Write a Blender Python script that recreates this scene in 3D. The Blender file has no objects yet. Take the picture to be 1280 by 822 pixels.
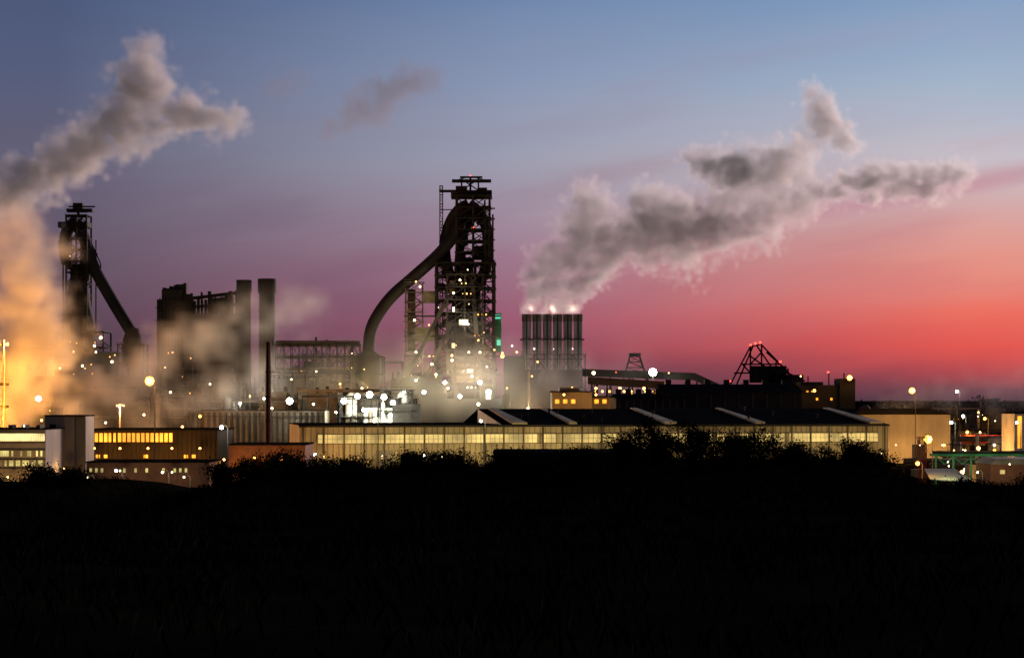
import bpy, math, random
import numpy as np
from mathutils import Vector, Matrix
random.seed(7)
R = random.Random(11)
scene = bpy.context.scene
F = 2560.0      # focal length in photo pixels
EYE = 20.0      # eye height (m) above the plant ground
def X(px, d): return (px-640.0)*d/F
def Z(py, d): return EYE-(py-500.0)*d/F
def P(px, py, d): return Vector((X(px, d), d, Z(py, d)))
def lin(c):
    out = []
    for v in c[:3]:
        v = v/255.0
        out.append(v/12.92 if v <= 0.04045 else ((v+0.055)/1.055)**2.4)
    return (out[0], out[1], out[2], 1.0)

# ------------------------------------------------------------------ materials
def mat_surface(name, col, rough=0.8, metal=0.0, nscale=0.3, var=0.35, col2=None, bump=0.0, stretch=(1, 1, 1), spec=0.2):
    m = bpy.data.materials.new(name); m.use_nodes = True
    nt = m.node_tree; b = nt.nodes['Principled BSDF']
    tc = nt.nodes.new('ShaderNodeTexCoord'); mp = nt.nodes.new('ShaderNodeMapping')
    mp.inputs['Scale'].default_value = stretch
    nz = nt.nodes.new('ShaderNodeTexNoise'); nz.inputs['Scale'].default_value = nscale
    nz.inputs['Detail'].default_value = 6; nz.inputs['Roughness'].default_value = 0.65
    rp = nt.nodes.new('ShaderNodeValToRGB')
    c2 = col2 if col2 else tuple(v*(1-var) for v in col)
    rp.color_ramp.elements[0].position = 0.35; rp.color_ramp.elements[1].position = 0.65
    rp.color_ramp.elements[0].color = (*c2, 1); rp.color_ramp.elements[1].color = (*col, 1)
    nt.links.new(tc.outputs['Object'], mp.inputs['Vector']); nt.links.new(mp.outputs[0], nz.inputs['Vector'])
    nt.links.new(nz.outputs['Fac'], rp.inputs['Fac']); nt.links.new(rp.outputs['Color'], b.inputs['Base Color'])
    b.inputs['Roughness'].default_value = rough; b.inputs['Metallic'].default_value = metal
    b.inputs['Specular IOR Level'].default_value = spec
    if bump:
        bp = nt.nodes.new('ShaderNodeBump'); bp.inputs['Strength'].default_value = bump
        nt.links.new(nz.outputs['Fac'], bp.inputs['Height']); nt.links.new(bp.outputs[0], b.inputs['Normal'])
    return m
def mat_emit(name, col, strength, var=0.0, nscale=0.2):
    m = bpy.data.materials.new(name); m.use_nodes = True
    nt = m.node_tree; b = nt.nodes['Principled BSDF']
    b.inputs['Base Color'].default_value = (0.2, 0.2, 0.2, 1)
    b.inputs['Emission Color'].default_value = (*col, 1)
    b.inputs['Emission Strength'].default_value = strength
    if var:
        tc = nt.nodes.new('ShaderNodeTexCoord'); nz = nt.nodes.new('ShaderNodeTexNoise')
        nz.inputs['Scale'].default_value = nscale; nz.inputs['Detail'].default_value = 5
        mr = nt.nodes.new('ShaderNodeMapRange')
        mr.inputs['From Min'].default_value = 0.35; mr.inputs['From Max'].default_value = 0.65
        mr.inputs['To Min'].default_value = strength*(1-var); mr.inputs['To Max'].default_value = strength*(1+var)
        nt.links.new(tc.outputs['Object'], nz.inputs['Vector']); nt.links.new(nz.outputs['Fac'], mr.inputs['Value'])
        nt.links.new(mr.outputs[0], b.inputs['Emission Strength'])
    try: m.cycles.emission_sampling = 'NONE'
    except Exception: pass
    return m
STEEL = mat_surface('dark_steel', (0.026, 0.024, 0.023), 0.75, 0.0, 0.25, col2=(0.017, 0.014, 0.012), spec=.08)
STEELL = mat_surface('lit_weathered_steel', (0.14, 0.12, 0.095), 0.8, 0.0, 0.3, col2=(0.07, 0.055, 0.04), spec=.08)  # lighter copy of the steel, lamplight of lit zones put into its colour
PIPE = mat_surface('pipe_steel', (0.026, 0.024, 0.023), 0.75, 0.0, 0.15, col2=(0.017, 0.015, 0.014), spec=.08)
CLAD = mat_surface('profiled_cladding', (0.46, 0.39, 0.25), 0.75, 0, 0.12, col2=(0.28, 0.24, 0.15), stretch=(1, 1, 0.3))
CLADG = mat_surface('grey_cladding', (0.24, 0.225, 0.2), 0.75, 0, 0.12, col2=(0.15, 0.14, 0.125), stretch=(1, 1, 0.3))
CLADD = mat_surface('dark_cladding', (0.035, 0.032, 0.032), 0.85, 0, 0.12, col2=(0.022, 0.02, 0.019), spec=.05)
ROOF = mat_surface('bitumen_roof', (0.014, 0.014, 0.015), 0.95, 0, 0.1, col2=(0.009, 0.009, 0.009), spec=0.0)
LIGHTP = mat_surface('pale_panel', (0.5, 0.48, 0.42), 0.7, 0, 0.2, col2=(0.34, 0.32, 0.27))
BRICK = mat_surface('brick', (0.24, 0.11, 0.07), 0.9, 0, 0.5, col2=(0.15, 0.07, 0.045))
STOVE = mat_surface('stove_shell_plate', (0.24, 0.23, 0.23), 0.85, 0, 0.08, col2=(0.15, 0.14, 0.14), stretch=(1, 1, .2), spec=.03)
GREEN = mat_surface('green_paint_and_cab_light', (0.06, 0.28, 0.15), 0.6, 0, 0.4)
RED = mat_surface('red_paint', (0.4, 0.05, 0.03), 0.6, 0, 0.4)
E_WARM = mat_emit('warm_lamp_glass', (1, 0.52, 0.14), 5)
E_WHITE = mat_emit('white_lamp_glass', (1, 0.84, 0.46), 7)
E_SOD = mat_emit('sodium_lamp_glass', (1, 0.34, 0.04), 5)
E_BRI = mat_emit('floodlight_glass', (0.97, 1, 0.85), 40)
E_SODB = mat_emit('sodium_floodlight_glass', (1, 0.38, 0.045), 8)
E_RED = mat_emit('red_lamp_glass', (1, 0.05, 0.03), 5)
E_TEAL = mat_emit('teal_lamp_glass', (0.1, 0.9, 0.6), 0.8)
W_WARM = mat_emit('lit_window_yellow', (1, 0.7, 0.2), 0.6, 0.6, 0.12)
W_ORNG = mat_emit('lit_window_orange', (1, 0.32, 0.015), 2.0, 0.5, 0.15)
W_GREEN = mat_emit('lit_window_greenish', (0.95, 0.8, 0.25), 0.6, 0.7, 0.2)
W_WHITE = mat_emit('lit_window_white', (1, 0.74, 0.3), 1.3, 0.5, 0.2)

# ------------------------------------------------------------------ builder
class B:
    def __init__(s, name, loc=(0, 0, 0), rot=0.0):
        s.name = name; s.parts = {}; s.lights = []
        s.loc = Vector(loc); s.rot = rot; s.cur = None
    def use(s, part, mat):
        s.cur = (part, mat); s.parts.setdefault(s.cur, ([], [])); return s
    def add(s, vs, fs):
        V, Fc = s.parts[s.cur]; o = len(V)
        V.extend([tuple(v) for v in vs]); Fc.extend([tuple(i+o for i in f) for f in fs])
    def box(s, x0, x1, y0, y1, z0, z1):
        if x0 > x1: x0, x1 = x1, x0
        if z0 > z1: z0, z1 = z1, z0
        s.add([(x0,y0,z0),(x1,y0,z0),(x1,y1,z0),(x0,y1,z0),(x0,y0,z1),(x1,y0,z1),(x1,y1,z1),(x0,y1,z1)],
              [(0,3,2,1),(4,5,6,7),(0,1,5,4),(1,2,6,5),(2,3,7,6),(3,0,4,7)])
    def tube(s, pts, rad, n=8, cap=True):
        pts = [Vector(p) for p in pts]; m = len(pts)
        if not hasattr(rad, '__len__'): rad = [rad]*m
        vs = []; up0 = None
        for i, p in enumerate(pts):
            t = (pts[min(i+1, m-1)]-pts[max(i-1, 0)]).normalized()
            if up0 is None:
                a = Vector((0, 1, 0)) if abs(t.y) < 0.9 else Vector((1, 0, 0))
            else: a = up0
            u = (a - t*a.dot(t)).normalized(); up0 = u; w = t.cross(u)
            for k in range(n):
                an = 2*math.pi*(k+0.5)/n
                vs.append(p+(u*math.cos(an)+w*math.sin(an))*rad[i])
        fs = []
        for i in range(m-1):
            for k in range(n):
                a = i*n+k; b = i*n+(k+1) % n
                fs.append((a, b, b+n, a+n))
        if cap:
            fs.append(tuple(range(n-1, -1, -1))); fs.append(tuple(range((m-1)*n, m*n)))
        s.add(vs, fs)
    def beam(s, a, b, w): s.tube([a, b], w*0.7, 4)
    def cyl(s, x, y, z0, z1, r, r2=None, n=20): s.tube([(x, y, z0), (x, y, z1)], [r, r if r2 is None else r2], n)
    def ball(s, p, r):
        vs = [Vector(p)+Vector(v)*r for v in BALL_V]; s.add(vs, BALL_F)
    def lamp(s, p, r, mat=None, part='lamp_heads'):
        c = s.cur; s.use(part, mat or E_WARM); s.ball(p, r); s.cur = c
    def light(s, p, power, col=(1, 0.8, 0.5), rad=0.4, glass=True):
        p = Vector(p); rad *= .52
        s.lights.append((p+Vector((0, -rad*1.8-0.3, -0.2)), power, col, min(rad, .5)))
        if glass: s.lamp(p, rad, E_SODB if col[2] < .15 else (E_BRI if col[1] > .88 else E_WHITE), 'floodlight_heads')
    def prism(s, poly, y0, y1):
        n = len(poly)
        vs = [(x, y0, z) for x, z in poly]+[(x, y1, z) for x, z in poly]
        fs = [tuple(range(n)), tuple(range(2*n-1, n-1, -1))]
        for i in range(n):
            j = (i+1) % n; fs.append((i, i+n, j+n, j))
        s.add(vs, fs)
    def done(s):
        e = bpy.data.objects.new(s.name, None); scene.collection.objects.link(e)
        e.location = s.loc; e.rotation_euler = (0, 0, s.rot); e.empty_display_size = 2
        for (part, mat), (V, Fc) in s.parts.items():
            if not V: continue
            me = bpy.data.meshes.new(part); me.from_pydata(V, [], Fc); me.update()
            me.materials.append(mat)
            if part.startswith('smooth'):
                me.polygons.foreach_set('use_smooth', [len(p.vertices) == 4 for p in me.polygons])
            o = bpy.data.objects.new(part, me); scene.collection.objects.link(o); o.parent = e
        for p, pw, c, r in s.lights:
            l = bpy.data.lights.new('lamp_light', 'POINT'); l.energy = pw; l.color = c; l.shadow_soft_size = r
            o = bpy.data.objects.new('lamp_light', l); o.location = p; scene.collection.objects.link(o); o.parent = e
        return e
def mkball():
    vs = [(0, 0, 1)]; n = 8
    for el in (45, 0, -45):
        for k in range(n):
            a = 2*math.pi*k/n; c = math.cos(math.radians(el))
            vs.append((c*math.cos(a), c*math.sin(a), math.sin(math.radians(el))))
    vs.append((0, 0, -1)); fs = []
    for k in range(n): fs.append((0, 1+k, 1+(k+1) % n))
    for rr in range(2):
        for k in range(n):
            a = 1+rr*n+k; b = 1+rr*n+(k+1) % n; fs.append((a, a+n, b+n, b))
    for k in range(n): fs.append((len(vs)-1, 1+2*n+(k+1) % n, 1+2*n+k))
    return vs, fs
BALL_V, BALL_F = mkball()
def spline(pts, n=8):
    pts = [Vector(p) for p in pts]; out = []
    ext = [pts[0]*2-pts[1]]+pts+[pts[-1]*2-pts[-2]]
    for i in range(1, len(ext)-2):
        a, b, c, d = ext[i-1:i+3]
        for k in range(n):
            t = k/n
            out.append(0.5*((2*b)+(c-a)*t+(2*a-5*b+4*c-d)*t*t+(3*b-a-3*c+d)*t*t*t))
    out.append(pts[-1]); return out
def lattice(b, x0, x1, y0, y1, z0, z1, nl, w, diag=True, plat=True, x0t=None, x1t=None, lamps=0.0, lampmat=None, ncol=2):
    x0t = x0 if x0t is None else x0t; x1t = x1 if x1t is None else x1t
    def L(t): return x0+(x0t-x0)*t, x1+(x1t-x1)*t, z0+(z1-z0)*t
    for yy in (y0, y1):
        for k in range(ncol):
            f = k/(ncol-1)
            b.beam((x0+(x1-x0)*f, yy, z0), (x0t+(x1t-x0t)*f, yy, z1), w)
    for i in range(nl+1):
        a0, a1, zz = L(i/nl)
        for yy in (y0, y1): b.beam((a0, yy, zz), (a1, yy, zz), w*0.7)
        for xx in (a0, a1): b.beam((xx, y0, zz), (xx, y1, zz), w*0.7)
        if plat and i:
            b.box(a0-0.8, a1+0.8, y0-1, y1+0.5, zz-0.12, zz+0.1)
            b.beam((a0-0.8, y0-1, zz+1.1), (a1+0.8, y0-1, zz+1.1), 0.12)
            k = a0
            while k < a1: b.beam((k, y0-1, zz), (k, y0-1, zz+1.1), 0.1); k += 2.0
        if i < nl and diag:
            c0, c1, zc = L((i+1)/nl)
            for yy in (y0, y1):
                for k in range(ncol-1):
                    f0 = k/(ncol-1); f1 = (k+1)/(ncol-1)
                    p0 = a0+(a1-a0)*f0; p1 = a0+(a1-a0)*f1; q0 = c0+(c1-c0)*f0; q1 = c0+(c1-c0)*f1
                    r = R.random()
                    if r < 0.4: b.beam((p0, yy, zz), (q1, yy, zc), w*0.5)
                    elif r < 0.8: b.beam((p1, yy, zz), (q0, yy, zc), w*0.5)
                    else:
                        b.beam((p0, yy, zz), (q1, yy, zc), w*0.45); b.beam((p1, yy, zz), (q0, yy, zc), w*0.45)
        if lamps and i < nl:
            k = 0
            while k < lamps*.2:
                if R.random() < min(1, lamps*.2-k):
                    b.lamp((R.uniform(a0, a1), y0-0.8, zz+2.2), R.uniform(0.12, 0.3), lampmat or R.choice([E_WARM, E_WARM, E_WHITE]))
                k += 1
def clutter(b, px0, px1, pytop, d, seed, n=30, depth=40, lampn=12, lm=None, mats=None):
    r = random.Random(seed); mats = mats or [STEEL, STEEL, STEELL, CLADD]; items = []
    x0, x1 = X(px0, d), X(px1, d); zt = Z(pytop, d)
    for i in range(n):
        x = r.uniform(x0, x1); y = d+r.uniform(0, depth); h = zt*r.uniform(0.35, 1.0)**0.8; k = r.random()
        m = r.choice(mats); items.append((x, y, h))
        if k < 0.3:
            b.use('sheds', m); w = r.uniform(2, 7); h *= 0.8; b.box(x-w, x+w, y, y+r.uniform(5, 10), 0, h)
            b.use('roof_gear', STEEL)
            for q in range(3):
                xx = x+r.uniform(-w, w)*0.8; b.box(xx-0.6, xx+0.6, y+1, y+3, h, h+r.uniform(0.8, 3))
            b.beam((x-w, y, h+1), (x+w, y, h+1), 0.15)
        elif k < 0.5:
            b.use('smooth_vessels', m); rr = r.uniform(0.8, 2.6); b.tube([(x, y, 0), (x, y, h*0.93), (x, y, h)], [rr, rr, rr*0.35], 14)
            b.use('roof_gear', STEEL)
            for q in range(3): b.cyl(x, y, h*(0.3+0.25*q), h*(0.3+0.25*q)+0.25, rr+0.7, n=14)
        elif k < 0.62:
            b.use('stacks', m); rr = r.uniform(0.35, 0.9); b.cyl(x, y, 0, h*1.12, rr, rr*0.8, 10)
        elif k < 0.8:
            b.use('frames', STEEL); w = r.uniform(3, 7); lattice(b, x-w, x+w, y, y+6, 0, h, max(2, int(h/6)), 0.4, lamps=0.4, lampmat=lm)
        else:
            b.use('smooth_pipes', r.choice([PIPE, STEELL])); z = h*r.uniform(0.5, 1); w = r.uniform(8, 22); rr = r.uniform(0.3, 0.9)
            b.tube([(x-w, y, z), (x+w, y, z)], rr, 8)
            b.tube([(x+w, y, z), (x+w, y, z-r.uniform(4, 10))], rr, 8)
            b.use('frames', STEEL)
            for q in range(4):
                xx = x-w+(2*w)*q/3; b.beam((xx, y, 0), (xx, y, z), 0.35)
    for i in range(int(lampn*.6)):
        x, y, h = r.choice(items); z = h*r.choice([.3, .45, .6, .78])
        for q in range(r.choice([1, 1, 2, 3])):
            b.lamp((x+q*3.2-1, y-2.8, z+.3), r.choice([0.12, 0.16, 0.24, 0.42]), lm or r.choice([E_WARM, E_WARM, E_WHITE, E_SOD, E_SOD]))
    b.use('frames', STEEL)

# ------------------------------------------------------------------ camera
cam = bpy.data.cameras.new('camera'); co = bpy.data.objects.new('camera', cam); scene.collection.objects.link(co)
co.location = (0, 0, EYE); co.rotation_euler = (math.radians(90), 0, 0)
cam.sensor_width = 36; cam.sensor_fit = 'HORIZONTAL'; cam.lens = 36*F/1280; cam.shift_y = 89/1280
cam.clip_start = 0.5; cam.clip_end = 80000; scene.camera = co
scene.view_settings.view_transform = 'Standard'; scene.view_settings.look = 'None'
scene.view_settings.exposure = 0

# ------------------------------------------------------------------ sky
w = bpy.data.worlds.new('World'); scene.world = w; w.use_nodes = True
nt = w.node_tree; nt.nodes.clear(); LK = nt.links.new
def N(t): return nt.nodes.new(t)
def math_(op, a, b=None, c=None):
    n = N('ShaderNodeMath'); n.operation = op
    for i, v in enumerate((a, b, c)):
        if v is None: continue
        if isinstance(v, (int, float)): n.inputs[i].default_value = v
        else: LK(v, n.inputs[i])
    return n.outputs[0]
def mrange(v, a, b, c=0, d=1, smooth=False):
    n = N('ShaderNodeMapRange'); n.clamp = True
    if smooth: n.interpolation_type = 'SMOOTHSTEP'
    n.inputs['From Min'].default_value = a; n.inputs['From Max'].default_value = b
    n.inputs['To Min'].default_value = c; n.inputs['To Max'].default_value = d
    LK(v, n.inputs['Value']); return n.outputs[0]
def mixc(f, a, b, mode='MIX'):
    n = N('ShaderNodeMix'); n.data_type = 'RGBA'; n.blend_type = mode
    if isinstance(f, (int, float)): n.inputs[0].default_value = f
    else: LK(f, n.inputs[0])
    for i, v in ((6, a), (7, b)):
        if isinstance(v, tuple): n.inputs[i].default_value = v
        else: LK(v, n.inputs[i])
    return n.outputs[2]
tc = N('ShaderNodeTexCoord'); sp = N('ShaderNodeSeparateXYZ'); LK(tc.outputs['Generated'], sp.inputs[0])
az = math_('ARCTAN2', sp.outputs[0], sp.outputs[1])
hyp = math_('SQRT', math_('ADD', math_('MULTIPLY', sp.outputs[0], sp.outputs[0]), math_('MULTIPLY', sp.outputs[1], sp.outputs[1])))
v = math_('DIVIDE', sp.outputs[2], math_('MAXIMUM', hyp, 0.05))
cb = N('ShaderNodeCombineXYZ'); LK(math_('MULTIPLY', az, 5.0), cb.inputs[0]); LK(math_('MULTIPLY', math_('SUBTRACT', v, math_('MULTIPLY', az, 0.12)), 30.0), cb.inputs[1])
nz = N('ShaderNodeTexNoise'); nz.inputs['Scale'].default_value = 1.0; nz.inputs['Detail'].default_value = 4; nz.inputs['Roughness'].default_value = 0.5
LK(cb.outputs[0], nz.inputs['Vector'])
nj = math_('SUBTRACT', nz.outputs['Fac'], 0.5)
vj = math_('ADD', v, math_('MULTIPLY', nj, 0.022))
fac = mrange(vj, 0, 0.5)
def ramp(stops):
    n = N('ShaderNodeValToRGB'); cr = n.color_ramp
    st = sorted([((500-y)/F/0.5, lin(c)) for y, c in stops])
    st += [(0.72, (0.12, 0.17, 0.29, 1)), (1.0, (0.075, 0.11, 0.2, 1))]
    cr.elements[0].position = st[0][0]; cr.elements[0].color = st[0][1]
    cr.elements[1].position = st[1][0]; cr.elements[1].color = st[1][1]
    for p, c in st[2:]:
        e = cr.elements.new(p); e.color = c
    LK(fac, n.inputs[0]); return n.outputs[0]
cl = ramp([(0, (76, 88, 122)), (100, (86, 94, 124)), (200, (98, 96, 118)), (300, (98, 86, 104)), (400, (88, 71, 86)), (500, (62, 52, 64))])
cc = ramp([(0, (110, 134, 172)), (100, (138, 151, 180)), (200, (157, 157, 175)), (270, (160, 142, 160)), (330, (158, 118, 138)), (400, (156, 91, 112)), (450, (124, 71, 88)), (500, (80, 55, 68))])
cr_ = ramp([(0, (130, 158, 194)), (110, (162, 180, 202)), (200, (198, 190, 199)), (260, (211, 173, 173)), (330, (228, 150, 137)), (390, (236, 114, 99)), (435, (226, 88, 81)), (462, (178, 74, 80)), (482, (114, 64, 76)), (500, (78, 56, 68))])
col = mixc(mrange(az, -0.22, 0.0), cl, cc)
col = mixc(mrange(az, 0.0, 0.22), col, cr_)
nz2 = N('ShaderNodeTexNoise'); nz2.inputs['Scale'].default_value = 1.4; nz2.inputs['Detail'].default_value = 5
cb2 = N('ShaderNodeCombineXYZ'); LK(math_('MULTIPLY', az, 4.5), cb2.inputs[0]); LK(math_('MULTIPLY', math_('SUBTRACT', v, math_('MULTIPLY', az, 0.16)), 26.0), cb2.inputs[1]); cb2.inputs[2].default_value = 8.1
LK(cb2.outputs[0], nz2.inputs['Vector'])
st = math_('MULTIPLY', mrange(nz2.outputs['Fac'], 0.48, 0.75, 0, 0.3, True), math_('MULTIPLY', mrange(v, 0.015, 0.05), mrange(v, 0.2, 0.1)))
cirr = mixc(mrange(az, -0.1, 0.25), lin((105, 84, 108)), lin((200, 112, 122)))
col = mixc(st, col, cirr)
ln = math_('SUBTRACT', math_('ADD', v, math_('MULTIPLY', nj, 0.016)), math_('ADD', 0.0625, math_('MULTIPLY', az, 0.19)))
band = math_('MULTIPLY', mrange(math_('ABSOLUTE', ln), 0.0, 0.008, 0.4, 0, True), mrange(az, 0.03, 0.18))
col = mixc(band, col, lin((188, 114, 136)))
dim = mrange(math_('ABSOLUTE', az), 0.6, 2.0, 1.0, 0.35, True)
cmb = N('ShaderNodeVectorMath'); cmb.operation = 'SCALE'; LK(col, cmb.inputs[0]); LK(dim, cmb.inputs['Scale'])
bg = N('ShaderNodeBackground'); LK(cmb.outputs[0], bg.inputs[0]); bg.inputs[1].default_value = 1.0
ow = N('ShaderNodeOutputWorld'); LK(bg.outputs[0], ow.inputs[0])
sl = bpy.data.lights.new('sun', 'SUN'); sl.energy = 4.5; sl.angle = math.radians(16); sl.color = (1, 0.74, 0.68)
so = bpy.data.objects.new('sun', sl); scene.collection.objects.link(so)
so.rotation_euler = (math.radians(-85), 0, math.radians(-38))

# ------------------------------------------------------------------ ground
crest = [(-400, 606), (0, 610), (60, 604), (110, 608), (160, 626), (215, 632), (260, 610), (300, 600), (350, 595), (420, 596), (500, 592), (560, 588), (620, 588), (700, 583), (760, 580), (850, 577), (960, 580), (1020, 576), (1080, 582), (1130, 606), (1160, 618), (1220, 617), (1280, 615), (1600, 610)]
DC = 90.0
cxs = np.array([X(p, DC) for p, _ in crest]); czs = np.array([Z(q, DC) for _, q in crest])
def vnoise(x, y, s):
    return math.sin(x*s*1.3+1.7*math.sin(y*s*0.9))*math.cos(y*s*1.1+1.3*math.sin(x*s*0.7+2))
def gz(x, y):
    cz = float(np.interp(x, cxs, czs))
    if y < DC:
        t = max(0.0, min(1.0, (y-18)/(DC-18))); t = t*t*(3-2*t)
        base = 18.2+(min(cz, 18)-18.2)*t
        dip = -0.9*math.sin(math.pi*max(0, min(1, y/DC)))
        z = base+dip+0.12*vnoise(x, y, 0.35)*min(1, y/10)
    else:
        t = min(1.0, (y-DC)/170); t = t*t*(3-2*t); z = cz*(1-t)
    return z+(0.05*vnoise(x+5, y, 1.3) if y < 200 else 0)
xs = sorted(set([-30000, -12000, -5000, -2000, -900, -400, -200, -120, -80, -55]+[round(-40+0.5*i, 2) for i in range(161)]+[55, 80, 120, 200, 400, 900, 2000, 5000, 12000, 30000]))
ys = [-3000, -600, -100, -30, -10]+[i*1.5 for i in range(0, 68)]+[104+6*i for i in range(28)]+[300, 400, 600, 900, 1500, 3000, 6000, 12000, 25000, 60000]
V = [(x, y, gz(x, y)) for y in ys for x in xs]; nx = len(xs)
Fc = [(j*nx+i, j*nx+i+1, (j+1)*nx+i+1, (j+1)*nx+i) for j in range(len(ys)-1) for i in range(nx-1)]
me = bpy.data.meshes.new('ground'); me.from_pydata(V, [], Fc)
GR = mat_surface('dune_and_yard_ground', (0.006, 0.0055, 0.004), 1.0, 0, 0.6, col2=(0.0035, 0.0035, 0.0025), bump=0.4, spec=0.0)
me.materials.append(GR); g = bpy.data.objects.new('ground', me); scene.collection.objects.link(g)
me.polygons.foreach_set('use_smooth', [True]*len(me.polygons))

# ------------------------------------------------------------------ vegetation
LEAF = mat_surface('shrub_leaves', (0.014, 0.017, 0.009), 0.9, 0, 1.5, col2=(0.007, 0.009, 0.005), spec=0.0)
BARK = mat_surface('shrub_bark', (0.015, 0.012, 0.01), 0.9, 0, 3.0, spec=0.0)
GRASS = mat_surface('marram_grass_blades', (0.005, 0.005, 0.0035), 0.95, 0, 0.8, col2=(0.003, 0.003, 0.002), spec=0.0)
rng = np.random.default_rng(5)
def tri_mesh(name, V, nper, mat):
    n = len(V)//nper; me = bpy.data.meshes.new(name)
    me.vertices.add(len(V)); me.vertices.foreach_set('co', V.astype(np.float32).ravel())
    me.loops.add(n*nper); me.loops.foreach_set('vertex_index', np.arange(n*nper, dtype=np.int32))
    me.polygons.add(n); me.polygons.foreach_set('loop_start', np.arange(0, n*nper, nper, dtype=np.int32))
    me.update(calc_edges=True); me.materials.append(mat)
    o = bpy.data.objects.new(name, me); scene.collection.objects.link(o); return o
def bush(px0, px1, pytop, d, n=5000, seed=0):
    r = np.random.default_rng(seed); rr = random.Random(seed)
    cx = X((px0+px1)/2, d); hw = (X(px1, d)-X(px0, d))/2; zb = gz(cx, d); h = max(0.5, Z(pytop, d)-zb)
    e = bpy.data.objects.new('bush', None); e.location = (cx, d, zb); scene.collection.objects.link(e)
    b = B('x'); b.use('branches', BARK); tips = []
    for i in range(int(10+hw*5)):
        a = rr.uniform(0, 6.28); q = rr.random()**0.6
        tx = math.cos(a)*hw*q; ty = math.sin(a)*hw*0.6*q
        tz = h*rr.uniform(0.6, 1.0)*math.sqrt(max(0.05, 1-0.75*q*q))
        mid = (tx*0.5+rr.uniform(-.15, .15), ty*0.5, tz*0.55)
        b.tube([(tx*0.15, ty*0.15, -0.2), mid, (tx, ty, tz)], [0.04, 0.025, 0.008], 5)
        tips += [(tx, ty, tz), ((tx+mid[0])/2, (ty+mid[1])/2, (tz+mid[2])/2), mid]
        for k in range(3):
            f = rr.uniform(0.4, 1); sx = mid[0]+(tx-mid[0])*f; sy = mid[1]+(ty-mid[1])*f; sz = mid[2]+(tz-mid[2])*f
            ex = (sx+rr.uniform(-.4, .4), sy+rr.uniform(-.4, .4), sz+rr.uniform(0, .45))
            b.tube([(sx, sy, sz), ex], [0.015, 0.006], 4); tips.append(ex)
    (Vv, Ff), = b.parts.values()
    me = bpy.data.meshes.new('branches'); me.from_pydata(Vv, [], Ff); me.materials.append(BARK)
    o = bpy.data.objects.new('branches', me); scene.collection.objects.link(o); o.parent = e
    T = np.array(tips); c = T[r.integers(0, len(T), n)]+r.normal(0, 0.16, (n, 3))*np.array([1, 1, 0.8])
    s = r.uniform(0.02, 0.055, (n, 1)); a = r.normal(size=(n, 3)); a /= np.linalg.norm(a, axis=1, keepdims=True)
    t = np.cross(a, r.normal(size=(n, 3))); t /= np.linalg.norm(t, axis=1, keepdims=True)
    Q = np.stack([c-a*s*1.4, c+t*s*0.6, c+a*s*1.4, c-t*s*0.6], 1).reshape(-1, 3)
    lo = tri_mesh('leaves', Q, 4, LEAF); lo.parent = e
k = 0
for (a, b_, t, d) in [(752, 800, 539, 84), (785, 850, 530, 88), (835, 905, 528, 86), (890, 930, 548, 84), (915, 968, 534, 88), (955, 1010, 562, 90), (700, 760, 570, 87), (1030, 1085, 558, 86), (1070, 1120, 580, 88),
                      (262, 300, 588, 86), (295, 345, 578, 88), (330, 380, 570, 90), (370, 420, 586, 88), (415, 470, 582, 89), (35, 75, 594, 88), (70, 110, 600, 89), (540, 600, 582, 90), (480, 545, 588, 90), (-60, 10, 600, 86), (1270, 1340, 602, 86), (1190, 1230, 610, 86), (600, 700, 584, 89)]:
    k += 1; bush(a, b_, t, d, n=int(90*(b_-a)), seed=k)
n = 90000
gx = rng.uniform(-34, 34, n); gy = 7+93*rng.random(n)**0.75
clump = np.array([vnoise(a, b_, 0.9) for a, b_ in zip(gx, gy)]); keep = clump > rng.uniform(-1, 0.6, n)
gx, gy = gx[keep], gy[keep]; n = len(gx)
gzv = np.array([gz(a, b_) for a, b_ in zip(gx, gy)])
h = rng.uniform(0.1, 0.32, n); wd = rng.uniform(0.003, 0.006, n)+gy*0.00007; la = rng.uniform(0, 6.28, n); ll = rng.uniform(0.2, 0.8, n)*h
Q = np.stack([np.stack([gx-wd, gy, gzv-0.05], 1), np.stack([gx+wd, gy, gzv-0.05], 1),
              np.stack([gx+wd*0.6+ll*0.4*np.cos(la), gy+ll*.4*np.sin(la), gzv+h*0.65], 1),
              np.stack([gx+ll*np.cos(la), gy+ll*np.sin(la), gzv+h], 1)], 1).reshape(-1, 3)
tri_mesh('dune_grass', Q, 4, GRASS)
n = 9000; tx = rng.uniform(-1500, 1500, n); ty = 3000+rng.normal(0, 40, n)
top = 12+9*np.abs(np.sin(tx*0.011)*np.sin(tx*0.037+1))+3*np.sin(tx*0.13)
tz = rng.random(n)**0.7*top; c = np.stack([tx, ty, tz], 1)
q = c[:, None, :]+rng.normal(0, 3.2, (n, 3, 3)); q[:, :, 2] = np.maximum(q[:, :, 2], -0.5)
tri_mesh('distant_tree_line', q.reshape(-1, 3), 3, LEAF)

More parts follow.
